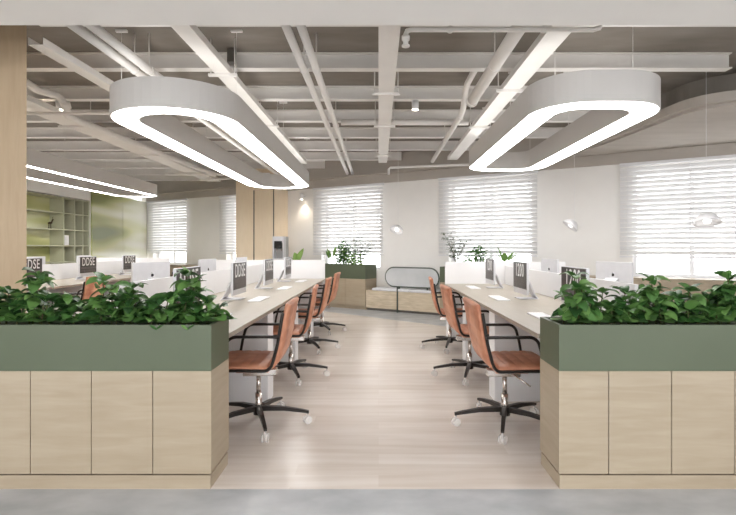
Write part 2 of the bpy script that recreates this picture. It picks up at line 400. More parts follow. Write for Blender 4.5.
pipe('ceiling_pipe', [(.19, 3.42, 2.56+.1), (.19, 3.42, 2.74), (.20, 3.42, 2.765), (.225, 3.42, 2.775), (1.5, 3.42, 2.775), (1.54, 3.42, 2.785), (1.56, 3.42, 2.83), (1.56, 3.42, 3.17)], .018, 'thin white sprinkler pipe across the ceiling next to lobby soffit', clips=[(.5, 3.42, 2.775), (1.15, 3.42, 2.775)], elbows=[((.19, 3.42, 2.70), (.19, 3.42, 2.73)), ((.19, 3.42, 2.655), (.19, 3.42, 2.665))])
pipe('ceiling_pipe', [(.19, 9.15, 2.62), (.19, 9.15, 2.72), (.22, 9.15, 2.75), (1.2, 8.9, 2.75), (1.63, 8.82, 2.75), (1.66, 8.8, 2.78), (1.66, 8.8, 2.9)], .022, 'thin white sprinkler pipe hung close to the far window wall')
pipe('ceiling_pipe', [(-.5, 6.55, 2.93), (1.2, 6.55, 2.93)], .04, 'white cross pipe over the middle of the aisle')
pipe('ceiling_pipe', [(-3.62, 4.75, 2.98), (-3.62, 5.2, 2.93), (-3.5, 5.35, 2.91), (-3.45, 5.4, 2.83), (-3.45, 5.45, 2.72), (-3.4, 5.55, 2.69), (-3.35, 7.0, 2.69), (-3.2, 9.6, 2.69)], .04, 'white pipe with an elbow drop at upper left by the wooden column', elbows=[((-3.45, 5.39, 2.85), (-3.45, 5.42, 2.79))])
pipe('ceiling_pipe', [(-3.9, 5.35, 2.72), (-2.95, 5.35, 2.72), (-2.9, 5.35, 2.72)], .015, 'thin white cross pipe near the wooden column at upper left')
pipe('ceiling_pipe', [(-4.3, 9.9, 2.74), (-2.2, 9.9, 2.74)], .03, 'white cross pipe at far left over the wood pillar')
pipe('ceiling_pipe', [(-3.95, 10.9, 2.76), (-2.9, 10.5, 2.76), (-2.9, 10.5, 2.95)], .025, 'white bent pipe nearest the far left windows')
o = MB().box(-.035, .035, -.05, .05, 0, .13).build('junction_box', M['groove'], bevel=.004); o.location = (-1.42, 4.75, 3.035); tag(o, 'small grey junction box clipped to the nearest cross beam', 'junction box')

# spotlights
def spot(x, y, z, label, drop=.0, tilt=(0, 0, 0), en=6):
    t = empty('spotlight', (x, y, z), label=label, cat='spotlight')
    MB().cyl(0, 0, -.11, 0, .042, 20).build('housing', M['white'], t)
    MB().cyl(0, 0, -.114, -.1105, .034, 20).build('lens', M['spot'], t)
    if drop: MB().box(-.05, .05, -.02, .02, .001, drop).build('mount', M['white'], t)
    ld = bpy.data.lights.new('spot_light', 'SPOT'); ld.energy = en; ld.spot_size = R(80); ld.spot_blend = .6; ld.color = (1, .87, .7); ld.shadow_soft_size = .03
    lo = bpy.data.objects.new('spot_light', ld); COL.objects.link(lo); lo.parent = t; lo.location = (0, 0, -.13)
spot(.44, 5.87, 3.018, 'small round spotlight under the second beam right of the centre tray')
spot(-3.82, 5.87, 3.018, 'small round spotlight at upper left next to the wooden column')
wl = WP(-1.98, -.12); 
t = empty('spotlight', (wl.x, wl.y, 2.50), -TH, label='small white wall spotlight washing the wall right of the wood pillar', cat='spotlight')
MB().cyl(0, 0, -.14, 0, .04, 18).build('housing', M['white'], t); MB().cyl(0, 0, -.144, -.1405, .032, 18).build('lens', M['spot'], t)
MB().box(-.02, .02, .035, .118, -.08, -.05).build('bracket', M['white'], t)
ld = bpy.data.lights.new('spot_light', 'SPOT'); ld.energy = 6; ld.spot_size = R(110); ld.spot_blend = 1; ld.color = (1, .87, .68); ld.shadow_soft_size = .02
lo = bpy.data.objects.new('spot_light', ld); COL.objects.link(lo); lo.parent = t; lo.location = (0, 0, -.16)

# ------------------------------------------------------------------ ring luminaires
def rrect(x0, x1, y0, y1, r, n=12):
    P = []
    for cx, cy, a0 in ((x1-r, y0+r, -90), (x1-r, y1-r, 0), (x0+r, y1-r, 90), (x0+r, y0+r, 180)):
        for k in range(n+1):
            a = R(a0 + 90*k/n); P.append((cx+r*math.cos(a), cy+r*math.sin(a)))
    return P
def ringlamp(x0, x1, ya, yb, z, h, rw, r, label):
    cx, cy = (x0+x1)/2, (ya+yb)/2; w = (x1-x0)/2; l = (yb-ya)/2
    t = empty('ring_pendant_lamp', (cx, cy, z), label=label, cat='ceiling lamp')
    O = rrect(-w, w, -l, l, r); I = rrect(-w+rw, w-rw, -l+rw, l-rw, max(r-rw, .05))
    O2 = rrect(-w+.012, w-.012, -l+.012, l-.012, r-.012); I2 = rrect(-w+rw-.012, w-rw+.012, -l+rw-.012, l-rw+.012, max(r-rw, .05)+.012)
    g = MB(); g.ring(O, I, .012, h); g.ring(O, O2, 0, .012); g.ring(I2, I, 0, .012)
    g.build('housing', M['lamp'], t)
    g = MB(); g.ring(O2, I2, .004, .011); g.build('diffuser', M['glow' if rw > .2 else 'glow_slim'], t)
    g = MB(); g.ring(rrect(-w+.04, w-.04, -l+.04, l-.04, r-.04), rrect(-w+rw-.04, w-rw+.04, -l+rw-.04, l-rw+.04, max(r-rw, .05)+.04), h+.0005, h+.004); g.build('added_uplight', M['upglow'], t)  # glowing top strip added to brighten slab and beams
    off = .06 if rw < .2 else (.035 if x0 < 0 else .21)
    for sx in (-1, 1):
        for sy in (-.8, .0, .8):
            MB().cyl(sx*(w-off), sy*l, h, ZS-z-.02, .0025, 6).build('suspension_cable', M['beam'], t)
            MB().box(sx*(w-off)-(.02 if off > .2 and sx < 0 else .05), sx*(w-off)+.05, sy*l-.012, sy*l+.012, ZS-z-.02, ZS-z).build('ceiling_mount', M['beam'], t)
    return t
ZL = 2.35; DL = 1.1
ringlamp(-2.10*DL, -1.11*DL, 3.46*DL, 8.3*DL, ZL, .235, .23, .54, 'long white oblong ring lamp hanging over the left desks')
ringlamp(1.12*DL, 2.08*DL, 3.33*DL, 6.42*DL, ZL, .235, .23, .42, 'shorter white oblong ring lamp hanging over the right desks')
ringlamp(-5.06*DL, -4.24*DL, 4.2, 9.6*DL, ZL, .235, .12, .3, 'slim white oblong ring lamp at far left by the shelving')

for k, (x, y) in enumerate(((-2.6, .6), (0, .6), (2.6, .6), (-2.6, -1.8), (0, -1.8), (2.6, -1.8))):  # out-of-view lobby panels, added to light the room from the front
    t = empty('added_fill_panel', (x, y, ZW), label='added square white fill panel out of view in the lobby, %s row, %s' % (['front', 'rear'][k//3], ['left', 'centre', 'right'][k % 3]), cat='ceiling lamp')
    MB().box(-.6, .6, -.6, .6, -.03, -.001).build('frame', M['white'], t)
    MB().box(-.57, .57, -.57, .57, -.034, -.0301).build('diffuser', M['fill_glow'], t)

# ------------------------------------------------------------------ blinds
for i, (s0, s1) in enumerate(wins[:5]):
    if i == 0: s0 = SL+.03
    W = s1-s0
    wh = ['at the left wall corner', 'half hidden by the wood pillar', 'above the planter left of the aisle bench', 'directly right of the white aisle bench', 'at the right edge, the widest in view'][i]
    t = empty('venetian_blind', (0, 0, 0), label='white wide-slat venetian blind on the window ' + wh, cat='blind'); wallobj(t, s0, -.075)
    MB().box(0, W, -.02, .04, 2.55, 2.595).build('headrail', M['white'], t)
    g = MB(); z = 1.175; n = 0
    while z < 2.53:
        mt = Matrix.Translation((0, 0, z)) @ Matrix.Rotation(R(-62), 4, 'X')
        g.box(.005, W-.005, -.034, .034, -.0015, .0015, mt); z += .073
    g.build('slats', M['blind'], t)
    MB().box(0, W, -.012, .012, 1.10, 1.125).build('bottom_rail', M['white'], t)
    for q in (.12, W/2, W-.12):
        MB().box(q-.004, q+.004, -.04, -.0385, 1.12, 2.55).build('ladder_cord', M['white'], t)

# ------------------------------------------------------------------ foreground planter cabinets
CY0, CY1 = 2.54, 2.84
def planter_cab(x0, x1, seams, label):
    cx = (x0+x1)/2
    t = empty('planter_cabinet', (cx, (CY0+CY1)/2, 0), label=label, cat='cabinet')
    d = (CY1-CY0)/2; w = (x1-x0)/2
    MB().box(-w+.0, w-.0, -d+.02, d, .084, .612).build('body', M['wood'], t)
    MB().box(-w+.004, w-.004, -d+.003, d-.004, 0, .07).build('plinth', M['wood'], t)
    es = [x0] + seams + [x1]
    for a, c in zip(es, es[1:]):
        MB().box(a-cx+(.0024 if a != x0 else 0), c-cx-(.0024 if c != x1 else 0), -d, -d+.0195, .079, .611).build('door', M['wood'], t)
    g = MB(); zt, zb = .851, .6125
    g.box(-w, w, -d, -d+.02, zb, zt); g.box(-w, w, d-.02, d, zb, zt); g.box(-w, -w+.02, -d+.02, d-.02, zb, zt); g.box(w-.02, w, -d+.02, d-.02, zb, zt)
    g.box(-w+.02, w-.02, -d+.02, d-.02, zb, zb+.02)
    g.build('planter_box', M['green'], t)
    MB().box(-w+.021, w-.021, -d+.021, d-.021, zb+.02, .815).build('soil', M['soil'], t)
PM = 193.1
planter_cab(-2.73, (211-378.5)/PM, [(x-378.5)/PM for x in (-93, -31.5, 30, 91, 152.5)], 'pale oak planter cabinet with sage green trough on the left, behind concrete floor')
planter_cab((559.3-378.5)/PM, 2.68, [(x-378.5)/PM for x in (608.8, 672, 735, 798)], 'pale oak planter cabinet with sage green trough on the right, behind concrete floor')

# ------------------------------------------------------------------ leaves and plants
def leaf(bm, base, d, L_, W_, droop=.5, fold=.25, n=5, up=Vector((0, 0, 1)), roll=0):
    d = d.normalized(); side = d.cross(up)
    if side.length < .05: side = d.cross(Vector((1, 0, 0)))
    side.normalize(); side = Matrix.Rotation(roll, 3, d) @ side; p = base.copy(); prev = None
    for i in range(n+1):
        t = i/n
        w = W_*.5*(math.sin(PI*min(1, t**.8*1.0)))**.8 if 0 < t < 1 else .0008
        nrm = side.cross(d).normalized()
        c = bm.verts.new(p); l = bm.verts.new(p + side*w + nrm*w*fold); r = bm.verts.new(p - side*w + nrm*w*fold)
        if prev:
            a = bm.faces.new((prev[0], prev[1], l, c)); b_ = bm.faces.new((prev[2], prev[0], c, r)); a.smooth = b_.smooth = True
        prev = (c, l, r)
        d = (d - Vector((0, 0, 1))*droop/n).normalized(); side = (side - d*side.dot(d)).normalized()
        p = p + d*L_/n
def rosette_plant(name, loc, stems, label, mat='leaf', seed=0, lw=(.094, .055), group=None, cat='plant', rim=None, hang=()):
    rnd = random.Random(seed)
    t = empty(name, loc, label=label, cat=cat, group=group)
    F = bmesh.new(); S = MB()
    for (dx, dy, h) in stems:
        bend = Vector((rnd.uniform(-.03, .03), rnd.uniform(-.015, .015), 0))
        pts = [Vector((dx, dy, 0)), Vector((dx, dy, h*.5))+bend*.5, Vector((dx, dy, h*.97))+bend]
        S.tube(pts, [.005, .004, .003], 6)
        k = max(3, int(h/.048)); a0 = rnd.uniform(0, 6)
        for i in range(k):
            f = .22 + .78*i/(k-1)
            c = pts[0].lerp(pts[1], f*2) if f < .5 else pts[1].lerp(pts[2], (f-.5)*2)
            nl = 5 if i < k-1 else 6; a0 += .6
            for j in range(nl):
                a = a0 + 2*PI*j/nl + rnd.uniform(-.25, .25)
                el = rnd.uniform(.15, .8) if i < k-1 else rnd.uniform(.5, 1.15)
                sc_ = rnd.uniform(.75, 1.15)*(1.1-.25*f)
                d = Vector((math.cos(a)*math.cos(el), math.sin(a)*math.cos(el)*.9, math.sin(el)))
                leaf(F, c, d, lw[0]*sc_*1.2, lw[1]*sc_*1.2, rnd.uniform(.9, 1.9), roll=rnd.uniform(-.6, .6))
    S.build('stem', M['stem'], t)
    if rim is not None:
        for v in F.verts:
            if v.co.z < rim + .012: v.co.z = rim + .012 + (v.co.z - rim)*.04
    for dx in hang:
        for q in (-1, 1): leaf(F, Vector((dx+q*.034, 2.534-loc[1], .036)), Vector((-q*.8, -.03, -.5)), .044, .02, .1, n=4, roll=.5)
    me = bpy.data.meshes.new('foliage'); F.to_mesh(me); F.free(); me.materials.append(M[mat])
    o = bpy.data.objects.new('foliage', me); COL.objects.link(o); o.parent = t
    return t
def px(x, y=2.69): return (x-378.5)*y/490
def row(spec, side):
    for i, (x, topy, dy, label) in enumerate(spec):
        Y = 2.69+dy; h = 1.25-(topy-248)*Y/490 - .815 - .035
        rnd = random.Random(i*7+side)
        st = [(0, 0, h*1.0), (rnd.uniform(-.09, -.05), rnd.uniform(-.03, .03), h*rnd.uniform(.5, .72)), (rnd.uniform(.05, .08), rnd.uniform(-.03, .03), h*rnd.uniform(.45, .7)), (rnd.uniform(-.04, .04), -.05, h*.5), (rnd.choice((-1, 1))*.04, 0, h*.8)]
        rosette_plant('leafy_plant', (px(x, Y), Y, .815), st, label, seed=i*13+side*5, rim=.036, hang={(1, 4): (px(157, 2.54)-px(x, Y),), (1, 6): (px(188, 2.54)-px(x, Y),)}.get((side, i), ()))
row([(6, 286, 0, 'low green leafy plant at the left picture edge in left planter'),
     (40, 268, .01, 'tall green leafy plant in left planter, in front of the wooden column'),
     (74, 291, .02, 'short green leafy plant in left planter below the orange far chair'),
     (104, 274, .0, 'tall green leafy plant at the middle of the left planter'),
     (138, 281, .01, 'green leafy plant in left planter in front of the blank monitor back'),
     (164, 292, -.01, 'low green leafy plant in left planter, just left of the tallest one'),
     (186, 268, .02, 'tallest green leafy plant in left planter, in front of a dark screen'),
     (207, 298, .0, 'low green leafy plant at the right end of the left planter')], 1)
row([(574, 271, .0, 'tall green leafy plant at left end of right planter before a dark screen'),
     (599, 286, .01, 'green leafy plant in right planter, just right of the dark screen'),
     (628, 287, .02, 'green leafy plant in right planter below the silver monitor back'),
     (656, 274, .01, 'tall green leafy plant in the middle of the right planter'),
     (684, 284, -.01, 'green leafy plant in right planter right of the tall middle one'),
     (708, 292, .02, 'low green leafy plant in right planter between two taller ones'),
     (728, 271, .01, 'tall green leafy plant at the right picture edge in right planter')], 2)

# ------------------------------------------------------------------ workstation benches
def station_bench(x_in, x_out, y0, y1, n, label, leg_depth=.2):
    """x_in = aisle edge, x_out = far edge"""
    cx = (x_in+x_out)/2; w = abs(x_in-x_out)/2; Ln = y1-y0
    t = empty('bench_desk', (cx, y0, 0), label=label, cat='desk')
    MB().box(-w, w, 0, Ln, .722, .75).build('tabletop', M['desk'], t, bevel=.002)
    step = Ln/n
    for k in range(1, n+1):
        ye = k*step
        if k == n: ye = Ln-.01
        MB().box(-w+.015, w-.015, ye-.2, ye, 0, .7215).build('leg', M['white'], t, bevel=.003)
    MB().box(-.012, .012, .5, Ln-.03, .7505, 1.0).build('divider', M['white'], t)
    MB().box(-w, w, Ln+.001, Ln+.022, .55, 1.055).build('end_screen', M['white'], t, bevel=.002)
    return t
station_bench(-.875, -2.725, 2.86, 8.0, 4, 'long white-legged oak bench desk on the left of the aisle')
station_bench(.93, 2.61, 2.86, 6.84, 3, 'white-legged oak bench desk on the right of the aisle')
station_bench(-4.18, -6.02, 4.6, 9.8, 4, 'white-legged oak bench desk at far left in front of the shelving')

# ------------------------------------------------------------------ monitors
def textmesh(txt, name, size, xs):
    cu = bpy.data.curves.new(name, 'FONT'); cu.body = txt; cu.size = size; cu.align_x = 'CENTER'; cu.extrude = .0006; cu.offset = .0012
    cu.space_character = 1.12
    o = bpy.data.objects.new(name, cu); COL.objects.link(o)
    dg = bpy.context.evaluated_depsgraph_get(); me = bpy.data.meshes.new_from_object(o.evaluated_get(dg))
    bpy.data.objects.remove(o); bpy.data.curves.remove(cu)
    for v in me.vertices: v.co = Vector((v.co.x*xs, -v.co.z, v.co.y))
    me.name = name; return me
def screen_text(txt, t):
    me = textmesh(txt, 'screen_digits', .18, .72); me.materials.append(M['glyph'])
    o = bpy.data.objects.new('screen_digits', me); COL.objects.link(o); o.parent = t; o.location = (0, -.0142, .222)
    g = MB(); rnd = random.Random(3)
    for r_ in range(2):
        x = -.19
        while x < .185:
            w = rnd.uniform(.008, .02); g.box(x, x+w, -.0145, -.0138, .118+r_*.046, .118+r_*.046+.037); x += w+.007
    g.build('screen_lines', M['grey_txt'], t)
MW, MH, MC = .225, .05, .362  # half width, bottom of body, top
def make_monitor(txt, label):
    t = empty('computer_monitor', label=label, cat='monitor')     # local -y = screen side, +y = back
    MB().box(-MW, MW, -.011, .012, MH, MC).build('casing', M['alu'], t, bevel=.004)
    MB().box(-MW+.006, MW-.006, -.0135, -.0112, MH+.055, MC-.005).build('screen', M['screen'], t)
    if txt: screen_text(txt, t)
    g = MB(); P = [(.014, .20), (.06, .16), (.10, .06), (.135, .008)]
    for (ya, za), (yb, zb) in zip(P, P[1:]):
        vs = [g.bm.verts.new(v) for v in ((-.075, ya, za), (.075, ya, za), (.075, yb, zb), (-.075, yb, zb), (-.075, ya+.012, za+.004), (.075, ya+.012, za+.004), (.075, yb+.012, zb+.004), (-.075, yb+.012, zb+.004))]
        for f in ((0,1,2,3),(7,6,5,4),(0,4,5,1),(1,5,6,2),(2,6,7,3),(3,7,4,0)): g.bm.faces.new([vs[i] for i in f])
    g.build('stand_arm', M['alu'], t)
    MB().box(-.09, .09, -.04, .15, 0, .008).build('stand_foot', M['alu'], t, bevel=.002)
    # fruit-shaped mark on the back
    P = []
    for k in range(40):
        a = 2*PI*k/40; r_ = .017*(1 + .08*math.cos(2*a)) - .005*math.exp(-((a-PI/2)/.25)**2) - .003*math.exp(-((a-3*PI/2)/.25)**2)
        x, z = r_*math.cos(a), r_*math.sin(a)
        d = math.hypot(x-.021, z-.002)
        if d < .009: x -= (.009-d)
        P.append((x, z))
    g = MB(); a = [g.bm.verts.new((x, .0124, z+.235)) for x, z in P]; c = [g.bm.verts.new((x, .0132, z+.235)) for x, z in P]
    g.bm.faces.new(a); g.bm.faces.new(c[::-1])
    for i in range(40): g.bm.faces.new((a[i], a[(i+1) % 40], c[(i+1) % 40], c[i]))
    lf = [(0, .019), (.004, .022), (.007, .028), (.002, .025)]
    a = [g.bm.verts.new((x, .0124, z+.235)) for x, z in lf]; c = [g.bm.verts.new((x, .0132, z+.235)) for x, z in lf]
    g.bm.faces.new(c[::-1])
    for i in range(4): g.bm.faces.new((a[i], a[(i+1) % 4], c[(i+1) % 4], c[i]))
    g.build('logo', M['dark'], t)
    return t
protoD = make_monitor('DDSE', 'x'); protoZ = make_monitor('1200', 'x')
first = {id(protoD): True, id(protoZ): True}
def put(proto, loc, rz, label, group=None):
    if first.get(id(proto)): o = proto; first[id(proto)] = False
    else: o = copy_tree(proto)
    o.location = loc; o.rotation_euler = (0, 0, rz); o['label'] = label
    if group: o['group'] = group
    return o
STL = [2.86+5.14*(k+.5)/4 for k in range(4)]; STR = [2.86+3.98*(k+.5)/3 for k in range(3)]; STF = [5.25, 6.55, 7.85, 9.15]
ordw = ['nearest the camera', 'second from the camera', 'third from the camera', 'farthest from the camera']
# screens facing +X : local -y -> +X : rz = +90deg
G = {}
for k, y in enumerate(STL):
    G['L', k] = put(protoD, (-1.365, y, .7502), PI/2, 'monitor with dark screen facing the aisle on left desk, ' + ordw[k])
for k, y in enumerate(STR):
    put(protoZ, (1.41, y, .7502), -PI/2, 'monitor with dark screen facing the aisle on right desk, ' + ['nearest the camera', 'in the middle', 'farthest from the camera'][k])
for k, (y, x) in enumerate(zip(STL, (-2.26, -2.22, -2.12, -2.06))):
    if k == 0: continue
    put(protoD, (x, y, .7502), -PI/2 - R([0, 22, 6, 4][k]), 'silver monitor seen from behind over the left desk divider, ' + ['', 'nearest and largest', 'middle one', 'farthest'][k])
for k, (y, x) in enumerate(zip(STR, (2.3, 2.33, 2.16))):
    if k == 0: continue
    put(protoZ, (x, y, .7502), PI/2 + R([0, 20, 6][k]), 'silver monitor seen from behind over the right desk divider, ' + ['', 'nearer of the two', 'farther of the two'][k])
for k, y in enumerate(STF):
    if k == 0: continue
    put(protoD, (-4.66, y, .7502), PI/2, 'monitor with dark screen on the far left desk, ' + ['', 'beside the wooden column', 'in front of the shelving columns', 'in front of the olive glass'][k])
for k, y in enumerate(STF):
    if k < 2: continue
    put(protoD, (-5.5, y, .7502), -PI/2, 'monitor top seen from behind over the far left divider, ' + ['', '', 'nearer to the shelving', 'nearer to the windows'][k])
# keyboards
def make_kb():
    t = empty('keyboard', label='x', cat='keyboard')
    MB().box(-.06, .06, -.21, .21, 0, .008).build('base', M['white'], t, bevel=.002)
    g = MB()
    for r_ in range(5):
        for c in range(14): g.box(-.055+r_*.0225, -.055+r_*.0225+.019, -.203+c*.0292, -.203+c*.0292+.025, .0081, .011)
    g.build('keys', M['glyph'], t); return t
kb = make_kb(); first[id(kb)] = True
for k, y in enumerate(STL): put(kb, (-1.16, y-.02, .7502), 0, 'white keyboard on the left desk, ' + ordw[k])
for k, y in enumerate(STR): put(kb, (1.19, y, .7502), PI, 'white keyboard on the right desk, ' + ['nearest the camera', 'middle one', 'farthest from the camera'][k])
o = MB()
# ------------------------------------------------------------------ swivel chairs
def arc(cx, cz, r, a0, a1, n): return [(cx+r*math.cos(R(a0+(a1-a0)*i/n)), cz+r*math.sin(R(a0+(a1-a0)*i/n))) for i in range(n+1)]
def make_chair():
    t = empty('office_chair', label='x', cat='chair')
    path = [(.29, .435), (.265, .452), (.23, .46), (.05, .458), (-.08, .455)] + arc(-.09, .535, .08, -90, -168, 6)[1:] + [(-.195, .62), (-.212, .72), (-.228, .82), (-.243, .88)]
    # resample
    P = [Vector((x, 0, z)) for x, z in path]; S_ = [0]
    for a, c in zip(P, P[1:]): S_.append(S_[-1]+(c-a).length)
    T = S_[-1]; N = 64
    def at(s):
        s = max(0, min(T, s))
        for i in range(len(S_)-1):
            if s <= S_[i+1] + 1e-9:
                f = (s-S_[i])/(S_[i+1]-S_[i]); return P[i].lerp(P[i+1], f)
        return P[-1].copy()
    def shell(s0, s1, name, wd=.25):
        g = MB(); rings = []
        for i in range(N+1):
            s = s0+(s1-s0)*i/N; p = at(s); tg = (at(s+.012)-at(s-.012)).normalized(); nr = Vector((-tg.z, 0, tg.x))
            nr = -nr if nr.z < 0 and tg.x < -.5 else nr
            nr = Vector((tg.z, 0, -tg.x))
            q = (s/.068) % 1; gv = .007*(abs(math.sin(PI*q)))**.5
            th = .014 + gv
            if i in (0, N): th = .006
            rg = []
            for (yy, hh) in ((-1, 0), (-.96, .8), (-.5, 1), (0, 1), (.5, 1), (.96, .8), (1, 0), (.96, -.8), (.5, -1), (0, -1), (-.5, -1), (-.96, -.8)):
                rg.append(g.bm.verts.new(p + Vector((0, yy*wd, 0)) + nr*th*hh))
            rings.append(rg)
        for a, c in zip(rings, rings[1:]):
            for k in range(12):
                f = g.bm.faces.new((a[k], a[(k+1) % 12], c[(k+1) % 12], c[k])); f.smooth = True
        g.bm.faces.new(rings[0][::-1]); g.bm.faces.new(rings[-1])
        return g.build(name, M['leather'], t)
    ssp = S_[5]
    shell(0, ssp, 'seat'); shell(ssp+.004, T, 'backrest')
    for s in (-1, 1):
        y = s*.246
        g = MB(); pts = []
        for i in range(40):
            u = T*.935*i/39; p = at(u); tg = (at(u+.01)-at(u-.01)).normalized(); nr = Vector((-tg.z, 0, tg.x))
            if nr.z < -.5 or nr.x < 0: nr = -nr
            q = p + Vector((max(0, nr.x)*.020, 0, -abs(nr.z)*.017)); pts.append((q.x, y, q.z))
        g.tube(pts, .011, 8); g.build('side_frame', M['black'], t)
        g = MB()
        ap = [(-.19, .665), (-.1, .668), (.08, .668)] + arc(.09, .598, .07, 90, 10, 6) + [(.175, .55), (.19, .465)]
        g.tube([(x, s*.266, z) for x, z in ap], .0105, 8); g.build('armrest', M['black'], t)
    # mechanism
    g = MB(); g.box(-.1, .12, -.16, .16, .405, .425); g.build('seat_bracket', M['leather'], t, bevel=.004)
    g = MB()
    g.prism([(-.13, -.035), (.1, -.05), (.1, .05), (-.13, .035)], .352, .400)
    g.build('tilt_mechanism', M['chrome'], t, bevel=.006)
    g = MB(); g.tube([(.02, -.05, .385), (.05, -.16, .375), (.12, -.2, .33)], .006, 6); g.build('lever', M['chrome'], t)
    g = MB(); g.cyl(0, 0, .22, .353, .016); g.cyl(0, 0, .08, .225, .024); g.build('gas_lift', M['chrome'], t)
    bs = MB(); bs.cyl(0, 0, .075, .135, .036)
    for k in range(5):
        a = R(-100+72*k); c, s = math.cos(a), math.sin(a)
        prev = None
        for (r_, zc, w, h) in ((.02, .118, .018, .017), (.18, .112, .014, .014), (.30, .094, .012, .011), (.355, .084, .011, .009)):
            rg = [bs.bm.verts.new((r_*c - u*w*s, r_*s + u*w*c, zc+v*h)) for u, v in ((-1, -1), (1, -1), (1, 1), (-1, 1))]
            if prev:
                for j in range(4): bs.bm.faces.new((prev[j], prev[(j+1) % 4], rg[(j+1) % 4], rg[j]))
            else: bs.bm.faces.new(rg[::-1])
            prev = rg
        bs.bm.faces.new(prev)
    base = bs.build('base', M['black'], t)
    for k in range(5):
        a = R(-100+72*k); g = MB(); wa = a + 1.1 + k
        cx, cy = .345*math.cos(a), .345*math.sin(a); ax = Vector((math.cos(wa), math.sin(wa), 0))
        for u in (-1, 1):
            c = Vector((cx, cy, .0285)); g.tube([c+ax*u*.006, c+ax*u*.020], .028, 16)
        g.tube([(cx, cy, .03), (cx, cy, .072)], .007, 8)
        g.build('caster', M['caster'], base)
    return t
ch = make_chair(); first[id(ch)] = True
kidsof = lambda o: [q for q in COL.objects if q.parent == o]
def chair(x, y, rz, label):
    o = put(ch, (x, y, 0), rz, label)
    rnd = random.Random(int(y*100+x*10))
    for q in kidsof(o):
        if q.name.startswith('base'): q.rotation_euler = (0, 0, -rz + R(rnd.uniform(-3, 3) + (33 if rz > 1 else -5)))
    return o
for k, y in enumerate(STR): chair(.89, y-.07, R([0, 2, -3][k]), 'tan leather swivel chair at the right desk, ' + ['nearest the camera', 'middle of three', 'farthest of three'][k])
for k, y in enumerate(STL): chair(-.85, y-.03, PI+R([2, 4, 0, -3][k]), 'tan leather swivel chair at the left desk, ' + ordw[k])
for k, y in enumerate(STF):
    if k: chair(-3.98, y-.05, PI+R(3*k), 'tan leather swivel chair at the far left desk, ' + ['', 'nearest one in view', 'middle one', 'farthest one'][k])

# ------------------------------------------------------------------ back wall furniture (wall frame)
FD = .45
def lowcab(s0, s1, z, n, label, mat='wood', top=None):
    t = empty('low_cabinet', label=label, cat='cabinet'); wallobj(t, s0, -FD)
    W = s1-s0
    MB().box(0, W, .02, FD-.02, .07, z-.02).build('body', M[mat], t)
    MB().box(.01, W-.01, .04, FD-.02, 0, .07).build('plinth', M['wood'], t)
    for k in range(n): MB().box(W*k/n+.003, W*(k+1)/n-.003, 0, .0195, .075, z-.022).build('door', M[mat], t)
    MB().box(0, W, 0, FD-.02, z-.0195, z).build('cabinet_top', M[top or mat], t)
    return t
def backplanter(s0, s1, n, label):
    t = empty('planter_cabinet', label=label, cat='cabinet'); wallobj(t, s0, -FD); W = s1-s0
    MB().box(0, W, .02, FD-.02, .07, .62).build('body', M['wood'], t)
    MB().box(.01, W-.01, .04, FD-.02, 0, .07).build('plinth', M['wood'], t)
    for k in range(n): MB().box(W*k/n+.003, W*(k+1)/n-.003, 0, .0195, .075, .619).build('door', M['wood'], t)
    g = MB(); D = FD-.02
    g.box(0, W, 0, .02, .62, .905); g.box(0, W, D-.02, D, .62, .905); g.box(0, .02, .02, D-.02, .62, .905); g.box(W-.02, W, .02, D-.02, .62, .905); g.box(.02, W-.02, .02, D-.02, .62, .64)
    g.build('planter_box', M['green'], t)
    MB().box(.021, W-.021, .021, D-.021, .64, .87).build('soil', M['soil'], t)
SA = -.262/CO + .03 ; SA = -.30; SB = 1.15/CO+.25; SB = 1.59; SA = -.034
backplanter(-2.0, SA-.005, 4, 'far planter cabinet with green trough left of the white aisle bench')
backplanter(SB+.005, 3.75, 5, 'far planter cabinet with green trough behind the right desk screens')
lowcab(3.76, 8.2, .80, 8, 'low pale oak cabinet under the right edge window')
lowcab(SL+.36, -4.45, .80, 6, 'low pale oak cabinet under the far left windows')
t = empty('wall_bench', label='low oak bench with pale cushion and oval backrest against the back wall', cat='bench'); wallobj(t, SA, -FD)
W = SB-SA
MB().box(0, .73, .02, FD-.02, .05, .40).build('base_box', M['wood_wave'], t)
MB().box(.75, W, .0, FD-.02, .05, .40).build('base_box', M['wood_wave'], t)
MB().box(.01, W-.01, .05, FD-.03, 0, .05).build('plinth', M['groove'], t)
MB().box(.15, .99, -.01, FD-.06, .401, .455).build('cushion', M['cushion'], t, bevel=.02)
MB().box(1.0, W-.02, -.02, FD-.06, .401, .455).build('cushion', M['cushion'], t, bevel=.02)
MB().box(.731, .749, -.025, .02, .0, .50).build('support_post', M['frame'], t)
# oval backrest
def oval(x0, x1, z0, z1, n=14):
    r_ = (z1-z0)/2; cz = (z0+z1)/2
    return [(x0+r_+r_*math.cos(R(90+180*k/n)), cz+r_*math.sin(R(90+180*k/n))) for k in range(n+1)] + [(x1-r_+r_*math.cos(R(-90+180*k/n)), cz+r_*math.sin(R(-90+180*k/n))) for k in range(n+1)]
O = oval(.45, 1.60, .50, .87)
g = MB(); g.tube([(x, .03, z) for x, z in O+[O[0], O[1]]], .014, 8, cap=False); br_ = g.build('backrest_frame', M['frame'], t)
g = MB(); O2 = oval(.46, 1.59, .51, .86)
a = [g.bm.verts.new((x, .022, z)) for x, z in O2]; c = [g.bm.verts.new((x, .038, z)) for x, z in O2]
g.bm.faces.new(a); g.bm.faces.new(c[::-1])
for i in range(len(O2)): g.bm.faces.new((a[i], a[(i+1) % len(O2)], c[(i+1) % len(O2)], c[i]))
g.build('backrest_panel', M['mesh_fabric'], t)
for q in (.76, 1.36): MB().box(q-.01, q+.01, .02, .04, .45, .502).build('backrest_bracket', M['frame'], t)

